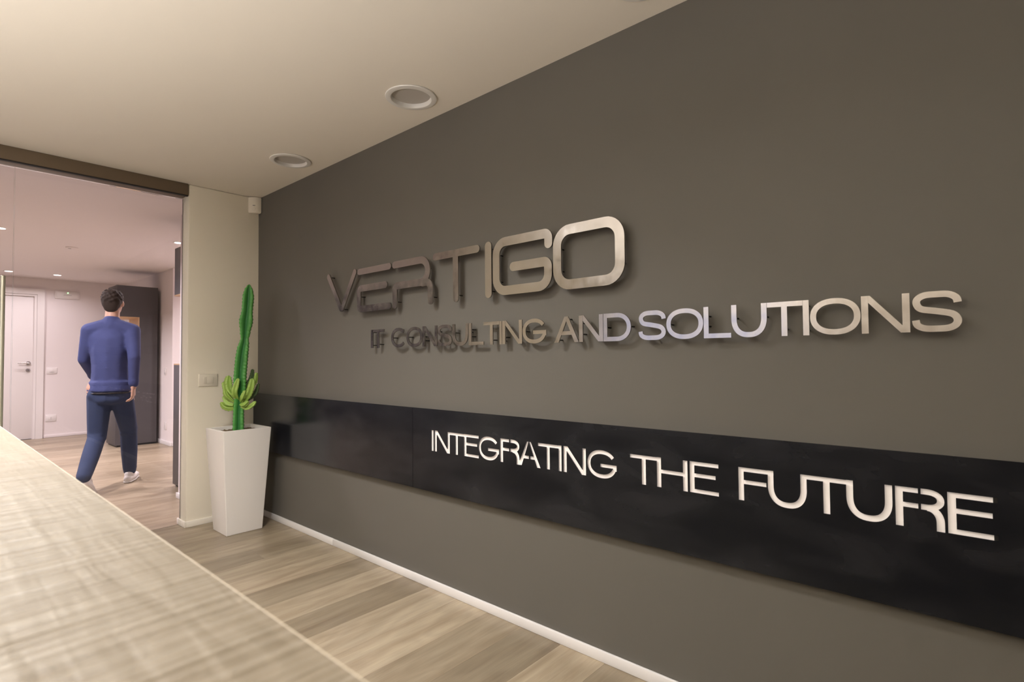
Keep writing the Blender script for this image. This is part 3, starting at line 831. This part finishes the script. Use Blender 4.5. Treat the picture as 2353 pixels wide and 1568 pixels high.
def cut_letters(bm):
    k = 0
    for ch, x0, x1, mid in CUT:
        z0 = 0.6965+0.0070*(x0-2.08)
        s = 0.0182 if x0 < 2.7 else 0.0168
        if ch == 'I': s = x1-x0
        for g in glyph(ch, x0, x1, z0, z0+0.1035, s, 0.0130, mid, stencil=True):
            k += 1; y0, y1 = -PF-0.004-0.00013*k, -PF+PTK+0.003+0.00011*k
            if g[0] == 'poly': poly_prism(bm, g[1], y0, y1)
            else: stroke(bm, g[0], g[1], y0, y1, g[2])
band('steel_wall_band', 0.003, 1.934, 'plain dark steel band behind the cactus pot, without lettering')
t = band('steel_wall_band', 1.9365, 4.9, 'long dark steel band with white cut-out lettering', cut_letters)
box('backlit_acrylic', 'acrylic', (0.08, 4.178-1.9365, -0.0255, -0.0215, 0.15, 0.36), t)['label'] = 'white glowing acrylic behind the cut-out letters'

# ------------------------------------------------------------------ potted cactus
pc = empty('potted_cactus', (0.306, -0.259, 0.0))
tag(pc, 'tall green column cactus in a tapered white square planter', 'potted plant')
def sq_ring(bm, h, z, r):
    out = []
    for cx, cy, a0 in ((1, 1, 0), (-1, 1, 90), (-1, -1, 180), (1, -1, 270)):
        for k in range(4):
            a = math.radians(a0+90*k/3)
            out.append(bm.verts.new((cx*(h-r)+r*math.cos(a), cy*(h-r)+r*math.sin(a), z)))
    return out
bm = bmesh.new()
PR = [(0.114, 0.0, .004), (0.1165, 0.003, .005), (0.1565, 0.686, .006), (0.1565, 0.690, .006), (0.1545, 0.692, .006), (0.1365, 0.692, .005), (0.1345, 0.690, .005), (0.132, 0.650, .005)]
rg = [sq_ring(bm, *p) for p in PR]
for a, b_ in zip(rg, rg[1:]):
    for i in range(16): bm.faces.new((a[i], a[(i+1) % 16], b_[(i+1) % 16], b_[i]))
bm.faces.new(rg[0]); bm.faces.new(rg[-1])
finish('planter', bm, 'pot_white', pc, autosmooth=30)
bm = bmesh.new()
N = 18; g = [[bm.verts.new((-0.130+0.26*i/N, -0.130+0.26*j/N, 0.668+0.010*mnoise.noise((i*.9, j*.9, 0)))) for j in range(N+1)] for i in range(N+1)]
for i in range(N):
    for j in range(N): bm.faces.new((g[i][j], g[i+1][j], g[i+1][j+1], g[i][j+1]))
finish('soil', bm, 'soil', pc, smooth=True)
CR = Vector((0.749, 0.6628, 0.0)); CD = Vector((0.6628, -0.749, 0.0))     # across the view, and toward the room
SC = 1406.0
def cpt(x, y, d=0.0): return CR*((x-318)/SC) + CD*d + Vector((0, 0, 0.655+(1515-y)/SC))
def ribbed(name, pts, rads, ribs, m, parent, phase=0.0, depth=0.5, wave=0.11, wl=0.020, seg=6, spines=None, tipround=True):
    """lofted ribbed stem along pts (Vectors)"""
    # resample
    P = [Vector(p) for p in pts]; S = []
    for i in range(len(P)-1):
        n = max(2, int((P[i+1]-P[i]).length/0.005))
        p0, p1, p2, p3 = P[max(i-1, 0)], P[i], P[i+1], P[min(i+2, len(P)-1)]
        for k in range(n):
            t = k/n
            S.append((0.5*((2*p1)+(p2-p0)*t+(2*p0-5*p1+4*p2-p3)*t*t+(3*p1-p0-3*p2+p3)*t**3), rads[i]+(rads[i+1]-rads[i])*(t*t*(3-2*t))))
    S.append((P[-1], rads[-1]))
    bm = bmesh.new(); n = ribs*seg; rings = []; length = 0
    u_prev = None; tips = []
    for i, (p, r) in enumerate(S):
        t = (S[min(i+1, len(S)-1)][0]-S[max(i-1, 0)][0]).normalized()
        s = t.cross(CD).normalized(); u = s.cross(t).normalized()
        if i: length += (p-S[i-1][0]).length
        ring = []
        for k in range(n):
            a = 2*PI*k/n+phase
            f = abs(math.cos(ribs*PI*k/n))           # 1 on a rib edge, 0 in a valley
            w = f**2.2
            rr_ = r*((1-depth)+depth*w)*(1+wave*w*math.sin(2*PI*length/wl+(k//seg)*1.9))
            ring.append(bm.verts.new(p+(s*math.cos(a)+u*math.sin(a))*rr_))
        rings.append(ring)
        if spines is not None and i % 3 == 1:
            for k in range(0, n, seg):
                spines.append((ring[k].co.copy(), (ring[k].co-p).normalized(), r))
    for a, b_ in zip(rings, rings[1:]):
        for k in range(n): bm.faces.new((a[k], a[(k+1) % n], b_[(k+1) % n], b_[k]))
    tip = bm.verts.new(S[-1][0]+(S[-1][0]-S[-2][0]).normalized()*S[-1][1]*0.6)
    for k in range(n): bm.faces.new((rings[-1][k], rings[-1][(k+1) % n], tip))
    bm.faces.new(rings[0])
    o = finish(name, bm, m, parent, smooth=True)
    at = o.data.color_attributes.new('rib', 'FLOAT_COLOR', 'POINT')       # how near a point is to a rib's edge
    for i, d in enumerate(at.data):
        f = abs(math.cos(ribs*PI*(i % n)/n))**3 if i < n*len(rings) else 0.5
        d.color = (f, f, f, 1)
    return o
TR = [(1530, 262, 372), (1500, 262, 372), (1300, 268, 370), (1200, 275, 378), (1100, 270, 390), (1000, 268, 392), (900, 275, 397), (800, 284, 405), (700, 300, 413), (650, 318, 416), (600, 334, 412), (540, 328, 428),
      (430, 320, 452), (330, 342, 450), (200, 350, 461), (130, 368, 452), (95, 388, 436), (78, 402, 424)]
sp = []
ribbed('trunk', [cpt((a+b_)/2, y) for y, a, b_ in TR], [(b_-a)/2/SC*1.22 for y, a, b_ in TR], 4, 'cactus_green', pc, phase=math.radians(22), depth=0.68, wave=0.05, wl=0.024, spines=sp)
ARMS = [([(290, 1170), (240, 1095), (228, 1030), (232, 972)], 29, 0.02, 'cactus_lime'), ([(265, 1200), (205, 1120), (180, 1075), (163, 1030)], 20, -0.01, 'cactus_lime'),
        ([(285, 1215), (232, 1150), (215, 1085)], 17, 0.045, 'cactus_lime'), ([(280, 1245), (225, 1225), (188, 1165)], 20, 0.02, 'cactus_lime'),
        ([(290, 1275), (230, 1278), (185, 1258), (158, 1222)], 18, 0.01, 'cactus_lime'), ([(318, 1190), (318, 1120), (330, 1060), (350, 995)], 23, 0.055, 'cactus_lime'),
        ([(350, 1210), (393, 1165), (414, 1108)], 17, 0.05, 'cactus_lime'), ([(370, 1220), (425, 1140), (452, 1060), (462, 1000)], 27, 0.02, 'cactus_lime'),
        ([(370, 1150), (405, 1070), (425, 1000)], 16, -0.02, 'cactus_dark'), ([(375, 1080), (410, 1000), (428, 908)], 17, -0.035, 'cactus_dark'),
        ([(355, 1255), (415, 1272), (465, 1245), (492, 1215)], 18, 0.02, 'cactus_lime'), ([(350, 1240), (405, 1240), (440, 1210)], 18, 0.045, 'cactus_lime'),
        ([(390, 1215), (455, 1140), (488, 1050)], 18, -0.03, 'cactus_dark'), ([(430, 1100), (468, 1020), (482, 940)], 15, -0.01, 'cactus_lime')]
for i, (pl, r, d, m) in enumerate(ARMS):
    k = len(pl)
    rads = [r*0.9/SC] + [r*1.45/SC]*(k-2) + [r*0.95/SC]
    pts = [cpt(x, y, 0.015+(d-0.015)*min(1, j/1.0)*1.0) for j, (x, y) in enumerate(pl)]
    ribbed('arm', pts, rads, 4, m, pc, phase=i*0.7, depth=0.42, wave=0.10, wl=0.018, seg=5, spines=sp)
bm = bmesh.new()
for co, d, r in sp:
    s = d.cross(Vector((0, 0, 1))).normalized()*0.0011; u = Vector((0, 0, 0.0013))
    q = [bm.verts.new(co-d*0.0008+v) for v in (s, u, -s, -u)]; tp = bm.verts.new(co+d*0.0028)
    for j in range(4): bm.faces.new((q[j], q[(j+1) % 4], tp))
finish('spines', bm, 'spine_brown', pc)['kind'] = 'stuff'

# ================================================================== HALL OBJECTS
# --- white door in the far wall
FX = -6.45
dr = empty('door_1', (FX, -0.97, 0.0)); dr['kind'] = 'structure'      # local y 0 = leaf centre; leaf right edge at -0.53
bm = bmesh.new()
for a in ((0.0, 0.040, 0.462, 0.545, 0.0, 2.235), (0.0, 0.040, -0.545, -0.462, 0.0, 2.235), (0.0, 0.040, -0.462, 0.462, 2.15, 2.235)):
    add_box(bm, *a)
finish('architrave', bm, 'door_white', dr)
bm = bmesh.new()
for a in ((0.0, 0.028, 0.430, 0.4605, 0.0, 2.1485), (0.0, 0.028, -0.4605, -0.430, 0.0, 2.1485), (0.0, 0.028, -0.430, 0.430, 2.121, 2.1485)):
    add_box(bm, *a)
finish('inner_frame', bm, 'door_white', dr)
leaf = box('door_leaf', 'door_white', (0.0, 0.004, -0.424, 0.424, 0.006, 2.115), dr, bev=0.001)
bm = bmesh.new()
lathe(bm, [(0.026, 0.010), (0.026, 0.018), (0.010, 0.019), (0.010, 0.050)], (0, 0.375, 1.127), 24, axis='X')
tube(bm, [(0.050, 0.382, 1.127), (0.052, 0.35, 1.127), (0.052, 0.255, 1.127)], [0.009, 0.009, 0.0085], 12)
finish('lever_handle', bm, 'chrome', dr, autosmooth=40)
bm = bmesh.new(); lathe(bm, [(0.026, 0.010), (0.026, 0.017), (0.011, 0.018), (0.011, 0.034)], (0, 0.372, 1.024), 24, axis='X')
finish('lock_rose', bm, 'chrome', dr, autosmooth=40)
box('key_hole', 'slot_dark', (0.034, 0.035, 0.369, 0.375, 1.012, 1.036), dr)
box('threshold_gap', 'slot_dark', (0.0, 0.009, -0.424, 0.424, 0.0, 0.006), dr)

# --- emergency light box
em = empty('emergency_light', (FX, -0.156, 2.112)); tag(em, 'white emergency light box with a green indicator on the far wall', 'emergency light')
box('housing', 'plastic_pinkwhite', (0.0, 0.018, -0.149, 0.149, 0.0, 0.118), em, bev=0.004)
box('diffuser', 'plastic_pinkwhite', (0.015, 0.023, -0.130, 0.130, 0.016, 0.102), em, bev=0.003)
bm = bmesh.new(); bmesh.ops.create_uvsphere(bm, u_segments=12, v_segments=8, radius=0.008)
o = finish('indicator', bm, 'led_green', em, smooth=True); o.location = (0.022, 0.003, 0.092)
box('slot', 'slot_dark', (0.0225, 0.0235, -0.05, 0.05, 0.055, 0.058), em)
# --- ceiling detector in the hall
cd = empty('smoke_detector', (-3.29, -0.607, H)); tag(cd, 'small flat white detector on the hall ceiling', 'smoke detector')
bm = bmesh.new(); lathe(bm, [(0.0, 0.0), (0.055, 0.0), (0.055, -0.006), (0.045, -0.012), (0.0, -0.014)], (0, 0, 0), 28)
finish('detector_body', bm, 'hall_paint', cd, autosmooth=40)
box('vent_slot', 'slot_dark', (-0.004, 0.004, -0.03, -0.005, -0.0155, -0.013), cd)

wall_plate('light_switch', (FX, -0.326, 1.008), '+X', 0.122, 0.092, 'white switch plate on the far hall wall next to the door', 'switch', 'slots', 'plastic_pinkwhite')
wall_plate('wall_socket', (FX, -0.328, 0.292), '+X', 0.124, 0.10, 'white wall socket low on the far hall wall near the door', 'socket', 'socket', 'plastic_pinkwhite')
wall_plate('light_switch', (-4.28, 0.58, 1.0), '-Y', 0.085, 0.10, 'white plate at switch height on the lilac lit hall side wall', 'switch', 'slots', 'plastic_pinkwhite')
wall_plate('wall_socket', (-4.26, 0.58, 0.255), '-Y', 0.085, 0.10, 'white wall socket low on the lilac lit hall side wall', 'socket', 'socket', 'plastic_pinkwhite')

# --- tall grey cabinets with a corner niche
def cabinet(loc, sx, sy, label, nd, zt=2.17, nz0=1.12, nz1=1.735):
    """niche at the -Y side, nd deep along Y, open to +X, -X and -Y"""
    t = empty('tall_cabinet', loc); tag(t, label, 'cabinet')
    box('plinth', 'plinth_black', (0.02, sx-0.012, 0.02, sy, 0.0, 0.022), t)
    box('lower_body', 'cabinet_grey', (0, sx-0.019, 0, sy, 0.022, nz0-0.012), t, bev=0.0015)
    box('upper_body', 'cabinet_grey', (0, sx-0.019, 0, sy, nz1+0.012, zt), t, bev=0.0015)
    box('middle_body', 'cabinet_grey', (0, sx-0.019, nd+0.014, sy, nz0-0.012, nz1+0.012), t)
    box('niche_shelf', 'niche_wood', (0, sx-0.001, 0, nd+0.014, nz0-0.012, nz0), t)
    box('niche_top', 'niche_wood', (0, sx-0.001, 0, nd+0.014, nz1, nz1+0.012), t)
    box('niche_side', 'niche_wood', (0, sx-0.001, nd, nd+0.014, nz0, nz1), t)
    bm = bmesh.new()                                    # one C-shaped door front around the niche
    pts = [(0.001, 0.024), (sy-0.001, 0.024), (sy-0.001, zt-0.001), (0.001, zt-0.001), (0.001, nz1+0.013), (nd+0.015, nz1+0.013), (nd+0.015, nz0-0.013), (0.001, nz0-0.013)]
    f = [bm.verts.new((sx, y, z)) for y, z in pts]; b_ = [bm.verts.new((sx-0.018, y, z)) for y, z in pts]
    bm.faces.new(f); bm.faces.new(list(reversed(b_)))
    for i in range(len(pts)):
        j = (i+1) % len(pts); bm.faces.new((f[j], f[i], b_[i], b_[j]))
    finish('door_front', bm, 'cabinet_grey', t)
    return t
cabinet((-4.97, 0.06, 0), 0.47, 0.475, 'tall dark grey cabinet with a corner niche beside the white side wall', 0.245)
cabinet((-1.455, -0.145, 0), 0.48, 0.48, 'tall dark grey cabinet mostly hidden by the cream wall end', 0.245, zt=2.195, nz0=1.125, nz1=1.75)

# ------------------------------------------------------------------ walking person
def blob(name, balls, m, parent, voxel=0.008, smooth_it=6, clampz=None, post=None):
    bm = bmesh.new()
    for c, r in balls:
        if not hasattr(r, '__len__'): r = (r, r, r)
        bmesh.ops.create_icosphere(bm, subdivisions=2, radius=1.0, matrix=Matrix.Translation(c) @ Matrix.Diagonal((*r, 1)))
    o = finish(name, bm, m)
    bake(o, [('REMESH', dict(mode='VOXEL', voxel_size=voxel)), ('SMOOTH', dict(factor=0.5, iterations=smooth_it))])
    o.data.materials.clear(); o.data.materials.append(MATS[m])
    for v in o.data.vertices:
        if clampz is not None and v.co.z < clampz: v.co.z = clampz
        if post: v.co = post(v.co)
    for p in o.data.polygons: p.use_smooth = True
    o.parent = parent
    return o
def limb(a, b, r0, r1, n=14, sx=1.0, sy=1.0, bulge=0.0):
    a, b = Vector(a), Vector(b); out = []
    for i in range(n+1):
        t = i/n; r = r0+(r1-r0)*t+bulge*math.sin(PI*t)
        out.append((a+(b-a)*t, (r*sx, r*sy, r)))
    return out
pr = empty('person', (-1.80, -0.55, 0.0), math.radians(62.6))
tag(pr, 'person in a blue sweater, navy trousers and white sneakers walking away behind the glass', 'person')
HIP = 0.93
hipR, kneeR, ankR = (0.085, 0.01, HIP-0.02), (0.090, 0.205, 0.50), (0.088, 0.265, 0.095)
hipL, kneeL, ankL = (-0.085, -0.01, HIP-0.02), (-0.090, -0.02, 0.475), (-0.088, -0.335, 0.165)
shR, elR, wrR = (0.168, 0.0, 1.445), (0.212, -0.13, 1.180), (0.205, -0.115, 0.935)
shL, elL, wrL = (-0.168, 0.0, 1.445), (-0.216, 0.055, 1.170), (-0.195, 0.235, 1.005)
def hand(wr, d, side, palm_n):
    """palm + five fingers; d: direction of the forearm, side: direction toward the thumb"""
    wr = Vector(wr); d = Vector(d).normalized(); th = Vector(side); th = (th-d*th.dot(d)).normalized(); pn = d.cross(th).normalized()*palm_n
    L = []
    for i in range(7):
        for j in range(-2, 3):
            L.append((wr+d*(0.012+0.013*i)+th*(j*0.0155*(0.75+0.05*i)), (0.0125,)*3))
    L += limb(wr-d*0.03, wr+d*0.02, 0.026, 0.024, 6)
    for j, ln in zip((-1.5, -0.5, 0.5, 1.5), (0.062, 0.078, 0.084, 0.074)):
        b0 = wr+d*0.092+th*(j*0.0195)
        k1 = b0+(d*0.9+pn*0.30).normalized()*ln*0.42
        k2 = k1+(d*0.6+pn*0.75).normalized()*ln*0.33
        k3 = k2+(d*0.25+pn*0.95).normalized()*ln*0.25
        L += limb(b0-d*0.01, k1, 0.0092, 0.0086, 6)+limb(k1, k2, 0.0086, 0.0080, 5)+limb(k2, k3, 0.0080, 0.0072, 4)
    t0 = wr+d*0.028+th*0.026; t1 = t0+(th*0.75+d*0.75+pn*0.25).normalized()*0.042; t2 = t1+(d*0.95+th*0.15+pn*0.3).normalized()*0.030
    L += limb(t0, t1, 0.0125, 0.0098, 6)+limb(t1, t2, 0.0098, 0.0080, 5)
    return L
HC = Vector((0.0, 0.045, 1.690))
body = []
body += [(HC+Vector((0, -0.012, 0.02)), (0.074, 0.094, 0.098)), (HC+Vector((0, 0.012, -0.035)), (0.064, 0.078, 0.075)), (HC+Vector((0, 0.045, -0.083)), (0.040, 0.040, 0.030)),
         (HC+Vector((0, 0.030, -0.060)), (0.055, 0.058, 0.045))]
body += [(HC+Vector((0, 0.098, -0.020)), (0.011, 0.016, 0.012)), (HC+Vector((0, 0.090, 0.0)), (0.010, 0.012, 0.022)), (HC+Vector((0, 0.083, -0.052)), (0.022, 0.010, 0.008)),
         (HC+Vector((0, 0.080, -0.066)), (0.020, 0.010, 0.007)), (HC+Vector((0, 0.074, 0.022)), (0.045, 0.014, 0.010))]
for s in (-1, 1): body += [(HC+Vector((s*0.076, -0.005, -0.008)), (0.010, 0.018, 0.030))]
body += limb((0, 0.0, 1.46), HC+Vector((0, -0.012, -0.06)), 0.062, 0.055, 10)
for i in range(14):
    z = 0.90+0.50*i/13; t = i/13
    wx = 0.130-0.015*math.sin(PI*min(1, t*1.6)); wy = 0.085+0.01*math.sin(PI*t)
    body.append((Vector((0, -0.005+0.01*t, z)), (wx, wy, 0.05)))
for sh, el, wr in ((shR, elR, wrR), (shL, elL, wrL)):
    body += limb((sh[0]*0.3, 0, 1.40), (sh[0], sh[1], sh[2]-0.03), 0.050, 0.045, 6)+limb((sh[0], sh[1], sh[2]-0.03), el, 0.045, 0.038, 12)+limb(el, wr, 0.040, 0.027, 12)
for hp, kn, an in ((hipR, kneeR, ankR), (hipL, kneeL, ankL)):
    body += limb(hp, kn, 0.092, 0.056, 14)+limb(kn, an, 0.053, 0.036, 14, bulge=0.010)
body += hand(wrR, Vector(wrR)-Vector(elR), (0, 1, 0.1), -1)+hand(wrL, Vector(wrL)-Vector(elL), (0.2, 0.5, 0.6), 1)
for an, tz in ((ankR, 0.0), (ankL, 0.0)):
    body += limb(an, (an[0], an[1]+0.09, max(0.045, an[2]-0.07)), 0.034, 0.026, 8)
blob('body', body, 'skin', pr, voxel=0.0065, smooth_it=3)
for s in (-1, 1):
    bm = bmesh.new(); bmesh.ops.create_uvsphere(bm, u_segments=12, v_segments=8, radius=0.011)
    o = finish('eye', bm, 'eye_white', pr, smooth=True); o.location = HC+Vector((s*0.030, 0.074, 0.003))
hr = [(HC+Vector((0, -0.022, 0.040)), (0.084, 0.098, 0.088)), (HC+Vector((0, -0.050, 0.0)), (0.078, 0.066, 0.080)), (HC+Vector((0, -0.058, -0.045)), (0.060, 0.045, 0.050)),
      (HC+Vector((0, 0.035, 0.080)), (0.066, 0.055, 0.036))]
for i in range(60):                                    # uneven tufts lying close to the scalp
    a = i*2.399; v = (i+0.5)/60; zz = 0.005+0.108*v; q = math.sqrt(max(0.0, 1-((zz-0.04)/0.09)**2))
    y = -0.028+0.094*math.sin(a)*q
    if y > 0.045: continue
    hr.append((HC+Vector((0.077*math.cos(a)*q, y, zz)), 0.013))
blob('hair', hr, 'hair', pr, voxel=0.007, smooth_it=9)
sw = []
for i in range(22):
    t = i/21; z = 0.945+0.505*t
    wx = 0.158-0.014*math.sin(PI*min(1, t*1.7))+0.016*t-(0.055*max(0, t-0.85)/0.15); wy = 0.116+0.016*math.sin(PI*t)-(0.030*max(0, t-0.82)/0.18)
    sw.append((Vector((0.0, -0.004+0.012*t, z)), (wx, wy, 0.055)))
sw += limb((0, 0.0, 1.46), (0, 0.012, 1.525), 0.084, 0.066, 6)
for sh, el, wr in ((shR, elR, wrR), (shL, elL, wrL)):
    w2 = Vector(el).lerp(Vector(wr), 0.93)
    sw += limb((sh[0]*0.25, 0.0, 1.470), (sh[0]*0.98, sh[1], sh[2]-0.010), 0.072, 0.064, 12)+limb((sh[0]*0.98, sh[1], sh[2]-0.010), el, 0.065, 0.052, 16)+limb(el, w2, 0.052, 0.040, 14)
    f = Vector(el).lerp(Vector(wr), 0.86); sw += limb(f, w2, 0.046, 0.044, 4)
for k in range(5): sw.append((Vector((0, -0.010, 0.885+0.02*k)), (0.178-0.003*k, 0.142-0.003*k, 0.022)))
blob('sweater', sw, 'shirt_blue', pr, voxel=0.009, smooth_it=12)
tw = []
for i in range(8): tw.append((Vector((0, -0.012, 0.80+0.009*i)), (0.160, 0.124, 0.045)))
for hp, kn, an in ((hipR, kneeR, ankR), (hipL, kneeL, ankL)):
    k2 = Vector(kn); a2 = Vector(kn).lerp(Vector(an), 0.96)
    tw += limb((hp[0]*0.92, hp[1], hp[2]-0.075), kn, 0.098, 0.074, 16)+limb(kn, a2, 0.070, 0.056, 16, bulge=0.006)
    tw += [(Vector(hp)+Vector((0, -0.045, -0.06)), (0.076, 0.066, 0.075))]
    for k in range(3): tw.append((k2.lerp(a2, 0.8+0.07*k), (0.062, 0.062, 0.009)))
    for k in range(2): tw.append((k2+Vector((0, -0.01, 0.02-0.05*k)), (0.077, 0.077, 0.010)))
blob('trousers', tw, 'jeans_navy', pr, voxel=0.009, smooth_it=12)
blob('belt', [(Vector((0, -0.012, 0.868)), (0.176, 0.140, 0.020))], 'belt_black', pr, voxel=0.007, smooth_it=2)
def shoe(an, pitch, name='sneaker'):
    # built flat, heel under the ankle, toe toward +Y
    t = []
    for i in range(12):
        u = i/11; y = -0.055+0.235*u
        t.append((Vector((0, y, 0.035)), (0.036+0.010*math.sin(PI*min(1, u*1.25)), 0.035, 0.040-0.010*u)))
    t += [(Vector((0, -0.02, 0.075)), (0.038, 0.052, 0.035)), (Vector((0, 0.02, 0.070)), (0.036, 0.055, 0.030))]
    o = blob(name, t, 'shoe_white', pr, voxel=0.007, smooth_it=4, clampz=0.012)
    so = []
    for i in range(12):
        u = i/11; y = -0.058+0.245*u
        so.append((Vector((0, y, 0.010)), (0.039+0.010*math.sin(PI*min(1, u*1.25)), 0.034, 0.011)))
    s = blob('sole', so, 'shoe_white', o, voxel=0.006, smooth_it=2, clampz=0.0)
    o.rotation_euler = (pitch, 0, 0)
    return o
o = shoe(ankR, 0.0); o.location = (ankR[0], ankR[1]-0.005, 0.0)
pt = math.radians(-34)
o = shoe(ankL, pt); 
# the ball of the rear foot stays on the floor
ball = Vector((0, 0.135, 0.002)); q = Matrix.Rotation(pt, 3, 'X') @ ball
o.location = (ankL[0], ankL[1]+0.045-0.0, 0.0-q.z)
